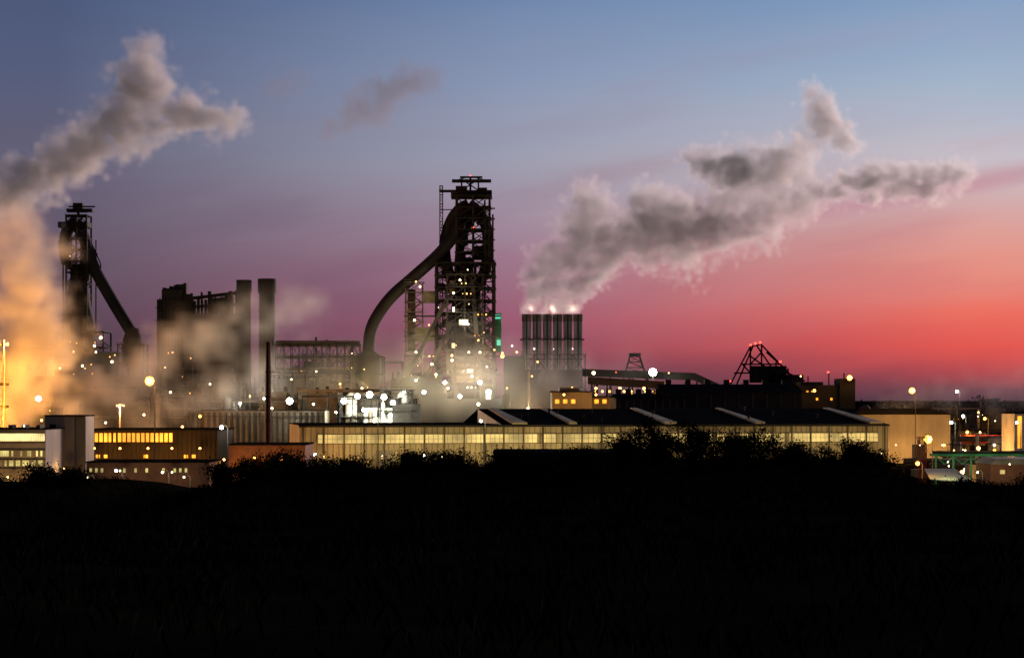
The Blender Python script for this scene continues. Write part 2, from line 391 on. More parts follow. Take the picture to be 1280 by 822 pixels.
# ------------------------------------------------------------------ blast furnace (main)
D = 900.0
b = B('blast_furnace')
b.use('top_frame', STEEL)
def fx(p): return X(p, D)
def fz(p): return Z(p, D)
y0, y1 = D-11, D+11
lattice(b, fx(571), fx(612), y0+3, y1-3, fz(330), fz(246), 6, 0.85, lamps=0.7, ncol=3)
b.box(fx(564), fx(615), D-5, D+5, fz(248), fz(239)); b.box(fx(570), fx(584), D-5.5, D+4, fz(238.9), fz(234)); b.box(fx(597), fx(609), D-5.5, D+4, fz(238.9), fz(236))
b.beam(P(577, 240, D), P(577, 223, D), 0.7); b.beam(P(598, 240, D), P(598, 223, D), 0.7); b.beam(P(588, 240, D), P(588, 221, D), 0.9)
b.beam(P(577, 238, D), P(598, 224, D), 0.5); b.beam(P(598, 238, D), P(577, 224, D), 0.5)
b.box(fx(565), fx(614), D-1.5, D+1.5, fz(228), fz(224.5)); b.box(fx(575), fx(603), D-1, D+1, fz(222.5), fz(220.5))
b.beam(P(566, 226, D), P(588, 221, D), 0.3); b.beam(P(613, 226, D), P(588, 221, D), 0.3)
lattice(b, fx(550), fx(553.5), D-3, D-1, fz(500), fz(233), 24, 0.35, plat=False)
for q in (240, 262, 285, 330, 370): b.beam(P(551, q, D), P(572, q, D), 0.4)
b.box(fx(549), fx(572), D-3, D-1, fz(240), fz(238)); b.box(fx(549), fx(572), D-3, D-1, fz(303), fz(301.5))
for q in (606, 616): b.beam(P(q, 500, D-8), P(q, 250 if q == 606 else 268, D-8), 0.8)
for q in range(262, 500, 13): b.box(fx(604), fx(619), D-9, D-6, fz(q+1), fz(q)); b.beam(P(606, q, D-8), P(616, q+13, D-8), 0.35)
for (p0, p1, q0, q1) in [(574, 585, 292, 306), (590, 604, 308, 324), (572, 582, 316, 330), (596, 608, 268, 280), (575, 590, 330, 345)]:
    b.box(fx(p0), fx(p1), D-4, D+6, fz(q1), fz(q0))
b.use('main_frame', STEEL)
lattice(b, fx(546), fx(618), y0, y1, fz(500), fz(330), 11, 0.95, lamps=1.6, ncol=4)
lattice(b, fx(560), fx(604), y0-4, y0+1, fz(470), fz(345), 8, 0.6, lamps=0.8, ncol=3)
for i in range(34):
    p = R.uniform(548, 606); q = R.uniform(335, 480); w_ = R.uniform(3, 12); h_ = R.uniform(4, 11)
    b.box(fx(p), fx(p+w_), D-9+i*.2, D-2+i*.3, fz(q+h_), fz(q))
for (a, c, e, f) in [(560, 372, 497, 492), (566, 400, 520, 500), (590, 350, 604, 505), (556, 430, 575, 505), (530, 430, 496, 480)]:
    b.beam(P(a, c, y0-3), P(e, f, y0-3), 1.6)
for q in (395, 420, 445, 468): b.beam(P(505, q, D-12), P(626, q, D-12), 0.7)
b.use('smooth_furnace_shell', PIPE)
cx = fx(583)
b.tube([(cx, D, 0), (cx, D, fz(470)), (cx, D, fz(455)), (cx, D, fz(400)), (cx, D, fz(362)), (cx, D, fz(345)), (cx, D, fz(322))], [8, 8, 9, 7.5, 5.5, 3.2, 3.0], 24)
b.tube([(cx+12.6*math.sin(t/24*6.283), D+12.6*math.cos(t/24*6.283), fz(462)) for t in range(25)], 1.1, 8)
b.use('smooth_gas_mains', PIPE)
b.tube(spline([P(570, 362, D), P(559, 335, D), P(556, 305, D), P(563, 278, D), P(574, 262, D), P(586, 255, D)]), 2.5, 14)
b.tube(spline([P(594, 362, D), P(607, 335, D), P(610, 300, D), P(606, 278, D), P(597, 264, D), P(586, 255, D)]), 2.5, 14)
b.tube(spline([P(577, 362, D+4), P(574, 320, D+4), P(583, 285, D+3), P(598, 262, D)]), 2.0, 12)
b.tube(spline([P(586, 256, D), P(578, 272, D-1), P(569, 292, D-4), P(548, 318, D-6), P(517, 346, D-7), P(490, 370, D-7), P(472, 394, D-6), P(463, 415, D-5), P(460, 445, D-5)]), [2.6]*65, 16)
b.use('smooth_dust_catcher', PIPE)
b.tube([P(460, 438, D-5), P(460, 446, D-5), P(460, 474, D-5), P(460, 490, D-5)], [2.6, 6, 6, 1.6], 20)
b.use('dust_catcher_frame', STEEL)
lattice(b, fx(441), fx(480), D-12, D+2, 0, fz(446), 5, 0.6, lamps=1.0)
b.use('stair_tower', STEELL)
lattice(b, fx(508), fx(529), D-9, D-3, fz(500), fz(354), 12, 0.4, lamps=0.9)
for i in range(11):
    q = 500-i*12.2
    b.beam(P(509 if i % 2 else 528, q, D-6), P(528 if i % 2 else 509, q-12, D-6), 0.5)
b.box(fx(510), fx(520), D-5, D-3.5, fz(440), fz(362))
b.use('cast_house', CLADD)
b.box(fx(500), fx(626), D-14, D+22, 0, fz(498)); b.box(fx(515), fx(560), D-15, D+18, fz(497.9), fz(482))
b.use('cast_house_roof', ROOF); b.prism([(fx(496), fz(494)), (fx(512), fz(470)), (fx(545), fz(470)), (fx(560), fz(494))], D-16, D-15.1)
b.use('upper_cladding', STEELL)
for (p0, p1, q0, q1) in [(562, 570, 352, 372), (578, 590, 395, 410), (600, 612, 430, 450), (520, 545, 410, 428), (566, 600, 455, 478), (600, 618, 480, 500), (530, 548, 365, 380)]:
    b.box(fx(p0), fx(p1), D-10.5, D-9, fz(q1), fz(q0))
b.use('lit_openings', W_WHITE)
for (p0, p1, q0, q1) in [(575, 586, 401, 408), (608, 614, 487, 499), (585, 592, 462, 466), (566, 570, 430, 436)]:
    b.box(fx(p0), fx(p1), D-15.6, D-15.3, fz(q1), fz(q0))
b.use('control_cab', GREEN); b.box(fx(617), fx(627), D-6, D, fz(440), fz(392))  # green light on the cab is put into its base colour
b.use('control_cab_windows', E_TEAL); b.box(fx(618.5), fx(626), D-6.3, D-6.01, fz(399), fz(394)); b.box(fx(621), fx(626), D-6.3, D-6.01, fz(432), fz(425))
r = random.Random(3)
for i in range(14):
    p = r.uniform(512, 616); q = 345+13*r.randint(0, 11)
    if p < 545 and q < 365: continue
    m = r.choice([E_WARM, E_WARM, E_WHITE, E_SOD])
    for k in range(r.choice([1, 2, 3])): b.lamp(P(p+k*5, q-4, D-13), r.choice([0.14, 0.2, 0.34]), m)
for (p, q, rr, m) in [(525, 358, .45, E_WHITE), (567, 366, .5, E_WHITE), (567, 388, .5, E_WHITE), (580, 403, .9, E_BRI), (611, 490, 1.1, E_BRI), (565, 444, .5, E_WARM), (618, 437, .4, E_WARM), (628, 445, .8, E_SODB), (592, 284, .3, E_RED), (588, 219.5, .3, E_RED), (520, 352, .4, E_WARM), (598, 505, .7, E_WHITE),
                      (545, 468, .5, E_WHITE), (586, 440, .45, E_WHITE), (530, 490, .8, E_BRI), (598, 425, .4, E_WARM), (575, 495, .8, E_BRI), (600, 478, .8, E_BRI), (556, 478, .7, E_BRI)]:
    b.lamp(P(p, q, D-17.5), rr, m)
for (p, q, pw, c) in [(518, 400, 3500, (1, .85, .4)), (520, 440, 3500, (.9, .87, .4)), (567, 385, 3500, (1, .85, .55)), (585, 405, 6500, (1, .85, .6)), (600, 440, 7500, (1, .66, .3)), (565, 450, 7500, (1, .6, .25)), (540, 455, 7000, (1, .75, .35)),
                      (611, 488, 15000, (.95, 1, .8)), (590, 470, 13000, (1, .7, .33)), (575, 350, 1800, (1, .8, .5)), (520, 475, 12000, (.95, .85, .5)), (560, 485, 14000, (1, .8, .45))]:
    b.light(P(p, q, D-18), pw, c, 0.9)
b.done()

# ------------------------------------------------------------------ second blast furnace (left)
D2 = 1040.0
b = B('blast_furnace'); b.use('top_frame', STEEL)
def hx(p): return X(p, D2)
def hz(p): return Z(p, D2)
lattice(b, hx(86), hx(111), D2-6, D2+6, hz(440), hz(270), 12, 0.9, lamps=0.5, ncol=3)
b.box(hx(84), hx(116), D2-2, D2+2, hz(265), hz(261)); b.box(hx(92), hx(104), D2-2, D2+2, hz(260.9), hz(254)); b.box(hx(86), hx(119), D2-1, D2+1, hz(259), hz(257.5))
b.beam(P(98, 270, D2), P(98, 254, D2), 1.4); b.box(hx(75), hx(112), D2-5, D2+5, hz(285), hz(278))
b.beam(P(79, 285, D2), P(79, 440, D2), .8)
b.beam(P(111, 296, D2), P(126, 330, D2), .6); b.beam(P(126, 330, D2), P(126, 350, D2), .6); b.beam(P(120, 300, D2), P(120, 440, D2), .6); b.beam(P(109, 305, D2), P(122, 318, D2), .6)
for i in range(14):
    p = R.uniform(84, 104); q = R.uniform(300, 440); b.box(hx(p), hx(p+R.uniform(4, 10)), D2-4, D2+4, hz(q+9), hz(q))
b.use('smooth_gas_mains', PIPE)
b.tube(spline([P(84, 330, D2), P(80, 305, D2), P(86, 285, D2), P(95, 280, D2), P(104, 295, D2), P(118, 335, D2), P(140, 375, D2), P(166, 418, D2)]), 3.0, 14)
b.tube(spline([P(106, 350, D2), P(108, 315, D2), P(100, 290, D2), P(92, 282, D2)]), 2.4, 12)
b.tube(spline([P(83, 480, D2-8), P(88, 440, D2-8), P(84, 400, D2-8), P(98, 370, D2)]), 2.2, 12)
b.tube(spline([P(38, 492, D2-10), P(42, 462, D2-10), P(60, 442, D2-10), P(90, 432, D2-8)]), 3.6, 14)
b.use('smooth_dust_catcher', PIPE); b.tube([P(166, 410, D2), P(166, 424, D2), P(166, 450, D2), P(166, 470, D2)], [3, 5, 5, 2], 18)
b.use('smooth_furnace_shell', PIPE)
b.tube([(hx(98), D2, 0), (hx(98), D2, hz(420)), (hx(98), D2, hz(360)), (hx(98), D2, hz(330))], [9, 9, 5, 3], 20)
b.use('main_frame', STEEL); lattice(b, hx(64), hx(134), D2-10, D2+10, 0, hz(415), 7, 0.9, lamps=1.5, ncol=4); lattice(b, hx(150), hx(182), D2-6, D2+6, 0, hz(430), 5, 0.7, ncol=3)
b.use('cast_house', CLADD); b.box(hx(40), hx(195), D2-14, D2+20, 0, hz(470)); b.box(hx(75), hx(150), D2-12, D2+15, hz(469.9), hz(440))
for i in range(10): b.lamp(P(r.uniform(70, 145), r.uniform(425, 480), D2-16), r.choice([.2, .3, .45]), r.choice([E_WARM, E_WHITE, E_SOD]))
for (p, q, rr) in [(126, 422, .8), (118, 432, .6), (140, 452, .7), (103, 457, .6)]: b.lamp(P(p, q, D2-16), rr, E_WHITE)
b.light(P(120, 440, D2-20), 7000, (1, .7, .4), .8); b.light(P(75, 460, D2-20), 7000, (1, .6, .3), .8)
b.done()

# ------------------------------------------------------------------ coke block and tall stacks (left)
D3 = 1000.0
b = B('process_building'); b.use('walls', CLADD)
b.box(X(196, D3), X(228, D3), D3, D3+25, 0, Z(374, D3)); b.box(X(202, D3), X(226, D3), D3, D3+20, Z(373.9, D3), Z(362, D3)); b.box(X(229, D3), X(296, D3), D3+2, D3+20, 0, Z(392, D3))
b.use('roof_gear', STEEL)
for i in range(22):
    p = 202+i*4.3+r.uniform(-1, 1); t = 362+r.uniform(0, 14) if p > 228 else 354+r.uniform(-2, 6)
    b.box(X(p, D3), X(p+r.uniform(1.5, 5), D3), D3+3, D3+8, Z(393, D3), Z(t, D3))
b.beam(P(229, 374, D3+5), P(296, 366, D3+5), 1.6); b.beam(P(229, 384, D3+5), P(296, 380, D3+5), 1.2)
for i in range(8): b.beam(P(200+i*4, 372, D3-0.5), P(200+i*4, 480, D3-0.5), 0.5)
for i in range(6): b.box(X(195, D3), X(229, D3), D3-1.5, D3-0.05, Z(385+i*16, D3), Z(384+i*16, D3))
for i in range(6): b.lamp(P(r.uniform(198, 294), r.uniform(425, 480), D3-2), r.choice([.2, .3, .4]))
b.done()
def stack(px0, px1, ptop, d, name='smokestack', mat=PIPE, taper=0.92, bands=4, z0=0):
    b = B(name, (X((px0+px1)/2, d), d, 0)); rr = (X(px1, d)-X(px0, d))/2; zt = Z(ptop, d)
    b.use('smooth_shaft', mat); b.tube([(0, 0, z0), (0, 0, zt-rr*1.6)], [rr, rr*taper], 24, cap=False)
    b.use('smooth_cap', STEELL if mat is STOVE else mat); b.tube([(0, 0, zt-rr*1.62), (0, 0, zt)], [rr*1.06, rr*1.06], 24, cap=False)
    b.tube([(0, 0, zt), (0, 0, zt-rr*1.2)], [rr*0.8, rr*0.8], 24)
    b.use('rings_and_ladder', STEEL)
    for i in range(bands):
        z = z0+(zt-z0)*(0.35+0.6*i/bands); b.cyl(0, 0, z, z+0.3, rr*1.1, n=24)
    b.box(-0.3, 0.3, -rr-0.35, -rr-0.1, z0, zt)
    return b.done()
stack(296, 314, 350, 980); stack(323, 345, 348.5, 985)
stack(331.5, 339, 427, 640, 'brick_chimney', BRICK, 0.85, 3)
for i in range(6): stack(652.6+i*12.8, 664.2+i*12.8, 392.5, 950, 'smokestack', STOVE, 0.97, 4)
b = B('stove_house'); d = 940
b.use('walls', CLADD); b.box(X(655, d), X(728, d), d-3, d+22, 0, Z(462, d)); b.box(X(630, d), X(656, d), d-40, d-10, 0, Z(447, d)); b.box(X(650, d), X(700, d), d-45, d-20, 0, Z(478, d))
b.use('frames', STEEL); lattice(b, X(652, d), X(731, d), d-6, d-3.2, 0, Z(443, d), 5, .5, lamps=1, ncol=6)
b.box(X(650, d), X(731, d), d+2, d+18, Z(424, d), Z(423, d))
b.light(P(640, 432, d-20), 2500, (1, .8, .5), .6)
for p in (668, 692, 716): b.light(P(p, 436, d-28), 7500, (1, .84, .7), .3)  # lights added in front to brighten the stacks
for p in (664, 690, 716): b.light(P(p, 386, d+12), 900, (1, .78, .58), .25, False)  # unseen lights added inside the plume base for a warm glow
for (p, q) in [(628, 441), (646, 440), (672, 452), (665, 470), (634, 485)]: b.lamp(P(p, q, d-46), .45)
clutter(b, 632, 735, 462, d-35, 21, n=10, depth=20, lampn=5)
b.done()

# ------------------------------------------------------------------ central process plant clutter
for (a, c, t, d, sd, n, ln) in [(345, 445, 424, 930, 1, 34, 14), (400, 505, 445, 900, 2, 26, 14), (180, 345, 440, 960, 3, 34, 8), (250, 430, 470, 820, 4, 36, 14), (100, 260, 478, 880, 5, 24, 8), (-60, 80, 470, 920, 6, 20, 6), (620, 700, 470, 860, 8, 16, 8)]:
    b = B('process_plant'); clutter(b, a, c, t, d, sd, n, 40, ln)
    b.light(P((a+c)/2, t+40, d-10), 7500, (1, .68, .3), .9); b.light(P(a*.8+c*.2, t+50, d-10), 7000, (.95, .85, .4), .9); b.light(P(a*.2+c*.8, t+55, d-10), 8500, (1, .42, .08), 1.0)
    b.done()
b = B('pipe_bridge'); d = 905
b.use('smooth_pipes', STEELL)
for q, rr in ((428, .9), (432, .6), (446, .8), (461, .7)): b.tube([P(345, q, d), P(450, q, d)], rr, 10)
b.use('frames', STEEL); lattice(b, X(345, d), X(450, d), d-2, d+4, Z(466, d), Z(430, d), 2, .4, ncol=12, lamps=3)
for p in range(350, 450, 16): b.beam(P(p, 466, d), (X(p, d), d, 0), .8)
b.done()
b = B('floodlit_hall'); d = 800
b.use('walls', STEELL); b.box(X(452, d), X(486, d), d, d+25, 0, Z(497, d)); b.use('annex_walls', CLADD); b.box(X(486, d)+.01, X(520, d), d+4, d+25, 0, Z(507, d))
b.use('low_wing', STEELL); b.box(X(262, d), X(412, d), d-20, d, 0, Z(513, d))
b.use('roof', ROOF); b.box(X(451, d), X(487, d), d-.5, d+25.5, Z(497, d)+.01, Z(495.5, d)); b.box(X(261, d), X(413, d), d-20.5, d+.5, Z(513, d)+.01, Z(511.5, d))
b.use('wing_bays', STEEL)
for i in range(22): x = X(263+i*7, d); b.box(x-.4, x+.4, d-20.9, d-20.05, 0, Z(514.5, d))
b.box(X(262, d), X(412, d), d-21.2, d-20.95, Z(520, d), Z(519, d))
b.use('frames', STEEL)
clutter(b, 422, 512, 484, d-8, 78, n=20, depth=7, lampn=4, lm=E_WHITE, mats=[STEELL, LIGHTP, LIGHTP, STEEL])
for (p, q, pw, rr) in [(447, 495, 14000, 1.9), (462, 493, 14000, 2.4), (480, 496, 14000, 2.1), (491, 503, 12000, 1.8), (430, 501, 10000, 2.2), (362, 501, 9000, 2.4), (300, 504, 1800, .7), (392, 505, 1800, .7), (455, 512, 8000, 1.5), (488, 519, 8000, 1.5), (330, 498, 1000, .7), (420, 515, 1500, .7), (505, 490, 3000, .9)]:
    b.light(P(p, q, d-14 if p > 415 else d-28), pw, (.97, 1, .8), rr)
b.done()
b = B('conveyor_gallery'); d = 840
def gallery(b, a, c, d, w=3.0, h=3.0, mat=CLADD):
    pa = P(*a, d); pc = P(*c, d); b.use('gallery', mat)
    b.prism([(pa.x, pa.z), (pc.x, pc.z), (pc.x, pc.z+h), (pa.x, pa.z+h)], d-w/2, d+w/2)
    b.use('trestles', STEEL)
    for i in range(6):
        t = (i+.5)/6; x = pa.x+(pc.x-pa.x)*t; z = pa.z+(pc.z-pa.z)*t
        b.beam((x-1.5, d, 0), (x, d, z), .5); b.beam((x+1.5, d, 0), (x, d, z), .5)
gallery(b, (728, 470), (868, 475), d); gallery(b, (868, 475), (905, 492), d+.2); gallery(b, (735, 480), (830, 486), d-20)
for i in range(10): b.lamp(P(735+i*9, 489, d-26), r.choice([.2, .3, .5]), r.choice([E_SOD, E_WARM]))
b.lamp(P(742, 466, d-5), .7, E_WHITE); b.lamp(P(770, 465, d-5), .25, E_RED)
b.light(P(816, 465, d-12), 9000, (1, .95, .7), 3.1); b.lamp(P(836, 466, d-4), .3)
b.use('added_light_mast', STEEL); b.beam(P(816, 466, d-12), (X(816, d-12), d-12, 0), .5)
b.done()
b = B('workshop'); d = 770
b.use('walls', CLADG); b.box(X(690, d), X(740, d), d, d+30, 0, Z(490, d)); b.box(X(740, d)+.01, X(830, d), d+6, d+30, 0, Z(496, d)); b.box(X(700, d), X(725, d), d+5, d+25, Z(489.9, d), Z(484, d))
b.use('roof', ROOF); b.box(X(689, d), X(740, d), d-1, d+31, Z(490, d)+.01, Z(488.5, d)); b.box(X(740, d)+.01, X(831, d), d+5, d+31, Z(496, d)+.01, Z(494.5, d))
b.use('lit_windows', W_ORNG)
for i in range(13):
    if i % 4 != 3: b.box(X(694+i*10, d), X(699+i*10, d), d-.15 if i < 4 else d+5.8, d-.02 if i < 4 else d+5.98, Z(504, d), Z(499, d))
clutter(b, 700, 830, 484, d+32, 55, n=22, depth=10, lampn=14, lm=E_SOD, mats=[STEELL, STEEL, BRICK])
for p in (705, 745, 790, 820): b.light(P(p, 493, d-7), 2400, (1, .42, .08), .8)
for p in (715, 745, 775, 805): b.light(P(p, 485, d+22), 8000, (1, .42, .08), 1.0)
b.done()
for (a, c, e, tt, d) in [(828, 1002, 490, 480, 730), (770, 860, 497, 492, 720)]:
    b = B('storage_hall'); b.use('walls', CLADD); b.box(X(a, d), X(c, d), d, d+40, 0, Z(e, d))
    b.use('roof', ROOF); b.add([(X(a-2, d), d-1, Z(e, d)), (X(c+2, d), d-1, Z(e, d)), (X(c+2, d), d+20, Z(tt, d+20)), (X(a-2, d), d+20, Z(tt, d+20)), (X(c+2, d), d+41, Z(e, d)), (X(a-2, d), d+41, Z(e, d))], [(0, 1, 2, 3), (3, 2, 4, 5), (0, 3, 5), (1, 4, 2)])
    b.use('roof_vents', STEEL)
    for i in range(7):
        x = X(a+(c-a)*(i+.5)/7, d); b.box(x-1, x+1, d+18, d+21, Z(tt, d), Z(tt, d)+1.8)
    b.use('downpipes', STEELL)
    for i in range(10): x = X(a+(c-a)*(i+.5)/10, d); b.box(x-.15, x+.15, d-.3, d-.02, 0, Z(e, d)-.5)
    b.done()
b = B('office_block'); d = 760
b.use('walls', CLADD); b.box(X(984, d), X(1064, d), d, d+20, 0, Z(481, d)); b.box(X(1049, d), X(1068, d), d-2, d+12, 0, Z(473, d)); b.box(X(1002, d), X(1030, d), d+2, d+15, Z(480.9, d), Z(477, d))
b.use('lit_windows', W_ORNG)
for i in range(10):
    if r.random() < .5: b.box(X(990+i*6, d), X(992.5+i*6, d), d-.15, d-.02, Z(500, d), Z(497, d))
    if r.random() < .2: b.box(X(990+i*6, d), X(992.5+i*6, d), d-.15, d-.02, Z(490, d), Z(488, d))
b.use('roof_gear', STEEL)
for p, t in ((992, 474), (1010, 470), (1036, 465), (1055, 466), (1060, 469)): b.beam(P(p, 482, d+3), P(p, t, d+3), .4)
b.light(P(1062, 472, d-6), 1000, (1, .5, .14), 1.9); b.light(P(1018, 488, d-5), 600, (1, .5, .14), 1.1); b.lamp(P(1035, 465, d), .4, E_RED)
b.done()
b = B('harbour_gantry_crane'); d = 1100
b.use('frame', STEEL)
seg = [((913, 480), (938, 433)), ((921, 480), (941, 433)), ((938, 433), (952, 430)), ((952, 431), (990, 470)), ((946, 432), (972, 470)), ((938, 433), (938, 478)), ((952, 431), (952, 478)), ((928, 455), (975, 455)), ((938, 445), (952, 455)), ((952, 440), (938, 455)),
       ((918, 466), (985, 466)), ((985, 466), (1006, 476)), ((985, 478), (985, 460)), ((970, 452), (970, 478)), ((928, 455), (938, 466)), ((952, 455), (968, 466)), ((975, 455), (958, 440))]
for a, c in seg:
    for dy in (0, 14): b.beam(P(*a, d+dy), P(*c, d+dy), 0.8)
for p, q in ((938, 433), (952, 431), (918, 466), (985, 466), (928, 455), (975, 455)): b.beam(P(p, q, d), P(p, q, d+14), .7)
b.use('machinery_house', CLADD); b.box(X(940, d), X(984, d), d+2, d+12, Z(478, d), Z(457, d)); b.box(X(960, d), X(1005, d), d+2, d+12, Z(482, d), Z(468, d)); b.box(X(905, d), X(1010, d), d-5, d+25, 0, Z(481, d))
for p, q in ((938, 431), (950, 428), (944, 429), (975, 452)): b.lamp(P(p, q, d), .7, E_RED)
b.lamp(P(1001, 470, d), .5, E_WARM); b.lamp(P(913, 476, d), .4, E_RED)
b.done()
b = B('headframe_tower'); d = 1000; b.use('frame', STEEL)
lattice(b, X(782, d), X(807, d), d, d+8, Z(466, d), Z(445, d), 3, .5, x0t=X(788, d), x1t=X(800, d), plat=False); lattice(b, X(780, d), X(808, d), d, d+8, 0, Z(466, d), 5, .6)
b.box(X(787, d), X(801, d), d, d+8, Z(445, d), Z(441, d)); b.done()

# ------------------------------------------------------------------ long warehouse
b = B('warehouse', (X(375, 590), 590, 0), math.radians(10))
L = 177.6; EV = 12.7
b.use('walls', CLAD); b.box(0, L, 0, 45, 0, EV)
b.use('wall_ribs', CLADG)
q = 0.0
while q <= L: b.box(q-.12, q+.12, -.16, -.02, 0.02, EV-.05); q += 1.6
b.use('pilasters', STEELL)
for i in range(31): x = 1+i*(L-2)/30; b.box(x-.25, x+.25, -.4, -.17, 0, EV-.3)
b.use('eaves_gutter', CLADD); b.box(-.4, L+.4, -.7, -.42, EV-.5, EV+.1); b.use('gutter_soffit', CLADD); b.box(-.3, L+.3, -.419, -.165, EV-.45, EV-.1)
b.use('window_frame', STEELL); b.box(5, L-3, -.30, -.17, 7.35, 7.55); b.box(5, L-3, -.30, -.17, 10.1, 10.3)
b.use('lit_windows', W_WARM)
x = 5.2
while x < L-4:
    if R.random() < (0.95 if (x < 85 or x > 140) else 0.7): b.box(x, x+1.25, -.26, -.2, 7.56, 8.75); b.box(x, x+1.25, -.26, -.2, 8.85, 10.09)
    x += 1.4
b.use('roof', ROOF)
b.box(-.3, 58, -.4, 45.2, EV+.101, EV+.35)
u0 = 59; RZ = 17.3
b.add([(u0, -.4, EV+.12), (L, -.4, EV+.12), (L, 45, RZ), (u0, 45, RZ), (L, 75, EV), (u0, 75, EV)], [(0, 1, 2, 3), (3, 2, 4, 5)])
b.use('roof_end_walls', LIGHTP)
b.add([(u0, -.2, EV+.1), (u0, 45, EV+.1), (u0, 45, RZ-.05)], [(0, 1, 2)]); b.add([(L-.05, -.2, EV), (L-.05, 75, EV), (L-.05, 45, RZ-.05)], [(0, 1, 2)])
b.use('roof_strips', CLAD)
def strip(u, wd):
    b.add([(u, -.4, EV+.2), (u+wd, -.4, EV+.2), (u+wd*.5, 44, RZ+.02), (u, 44, RZ+.02), (u, -.4, EV+.8), (u+wd, -.4, EV+.8), (u+wd*.5, 44, RZ+.35), (u, 44, RZ+.35)], [(4, 5, 6, 7), (0, 1, 5, 4), (1, 2, 6, 5), (3, 0, 4, 7), (2, 3, 7, 6)])
for u, wd in ((62, 4.5), (79, 2.4), (108, 4), (136, 3), (172, 4)): strip(u, wd)
b.use('roof_vents', STEEL)
for i in range(14):
    u = R.uniform(64, L-4); w_ = R.uniform(5, 40); z = EV+(RZ-EV)*w_/45; b.cyl(u, w_, z, z+1.2, .35, n=8); b.cyl(u, w_, z+1.2, z+1.5, .55, n=8)
b.use('doors', CLADG)
for u in (22, 60, 98, 150): b.box(u, u+5, -.35, -.165, 0.02, 5.5)
b.use('yard_light_posts', STEEL)
for i in range(11):
    u = 6+i*(L-12)/10; b.cyl(u, -11, 0, 4.0, .1, n=6)
    pw = [4400, 4300, 4000, 4600, 4400, 2400, 2000, 1600, 1700, 3000, 3200][i]
    b.light((u, -11, 4.2), pw, (1, .72, .28) if i else (1, .5, .14), .2)
b.done()
b = B('low_shed'); d = 430; b.use('walls', CLADD); b.box(X(617, d), X(840, d), d, d+30, 0, Z(567, d)); b.use('roof', ROOF); b.box(X(616, d), X(841, d), d-.6, d+30.6, Z(567, d)+.01, Z(565, d))
b.use('roof_vents', STEEL)
for p in (650, 700, 745): b.box(X(p, d), X(p+4, d), d+3, d+5, Z(565, d)+.01, Z(562.5, d))
b.done()
b = B('warehouse_annex'); d = 650
b.use('walls', CLAD); b.box(X(1070, d), X(1188, d), d, d+40, 0, Z(518, d))
b.use('wall_ribs', CLADG)
for i in range(48): x = X(1070+i*2.5, d); b.box(x-.1, x+.1, d-.12, d-.02, 0.02, Z(518.4, d))
b.use('roof', ROOF); b.prism([(X(1066, d), Z(518, d)+.01), (X(1191, d), Z(518, d)+.01), (X(1165, d), Z(511, d)), (X(1075, d), Z(511, d))], d-.8, d+41)
b.use('doors', CLADD); b.box(X(1140, d), X(1156, d), d-.3, d-.16, 0.02, 6)
for p in (1120, 1150, 1178): b.light(P(p, 556, d-12), 5500, (1, .5, .16), .3)
b.done()

# ------------------------------------------------------------------ left foreground buildings
b = B('office_building'); d = 480
b.use('walls', CLADG); b.box(X(-80, d), X(57, d), d, d+25, 0, Z(537, d))
b.use('roof', ROOF); b.box(X(-82, d), X(58, d), d-.5, d+25.5, Z(537, d)+.01, Z(535.5, d))
b.use('window_bands', STEEL)
for q in (540, 552, 561, 573, 584): b.box(X(-80, d), X(57, d), d-.3, d-.02, Z(q+1, d), Z(q, d))
for (q0, q1, m) in ((541.5, 551, W_WHITE), (575, 582, W_GREEN), (563, 570, W_GREEN)):
    b.use('lit_windows_'+str(int(q0)), m); p = -78
    while p < 54:
        if R.random() < (.85 if q0 < 550 else .4): b.box(X(p, d), X(p+2.2, d), d-.2, d-.02, Z(q1, d), Z(q0, d))
        p += 2.8
b.use('roof_gear', STEEL)
for p in (5, 22, 40): b.box(X(p, d), X(p+5, d), d+4, d+8, Z(535.5, d)+.01, Z(531, d))
b.light(P(30, 532, d-8), 1000, (1, .6, .25), .4); b.light(P(10, 596, d-6), 1500, (1, .5, .14), .4); b.light(P(45, 596, d-6), 1500, (1, .5, .14), .4); b.done()
b = B('switch_house'); d = 500
b.use('walls', CLADG); b.box(X(56, d), X(92, d), d, d+12, 0, Z(520, d)); b.use('side_wall', CLADG); b.box(X(92, d)+.01, X(105, d), d+2, d+12, 0, Z(520.5, d))
b.use('roof', ROOF); b.box(X(55, d), X(106, d), d-.4, d+12.4, Z(520, d)+.01, Z(518.5, d))
b.use('louvres', STEEL)
for q in (530, 545, 560): b.box(X(62, d), X(70, d), d-.1, d-.02, Z(q+5, d), Z(q, d))
b.light(P(48, 498, d+30), 1500, (.9, 1, .9), 1.3); b.light(P(80, 585, d-8), 900, (1, .5, .14), .4)
b.done()
b = B('rolling_shop'); d = 560
b.use('walls', CLADD); b.box(X(106, d), X(272, d), d, d+30, 0, Z(538, d)); b.use('roof', ROOF); b.box(X(105, d), X(273, d), d-.5, d+30.5, Z(538, d)+.01, Z(536, d))
b.use('lit_windows', W_ORNG); p = 107.0
while p < 213:
    b.box(X(p, d), X(p+(3 if 134 < p < 145 else 5), d), d-.2, d-.02, Z(552, d), Z(541, d)); p += 5.8
b.use('lower_lit_windows', W_ORNG)
for i in range(14):
    if R.random() < .5: b.box(X(120+i*10, d), X(125+i*10, d), d-.2, d-.02, Z(572, d), Z(568, d))
b.use('pilasters', STEEL)
for i in range(30): x = X(106+i*5.8, d); b.box(x-.1, x+.1, d-.4, d-.21, 0, Z(538, d)-.1)
for p in (118, 150, 185, 215, 250): b.light(P(p, 560, d-6), 3000, (1, .38, .06), .6)
b.done()
b = B('brick_workshop'); d = 470
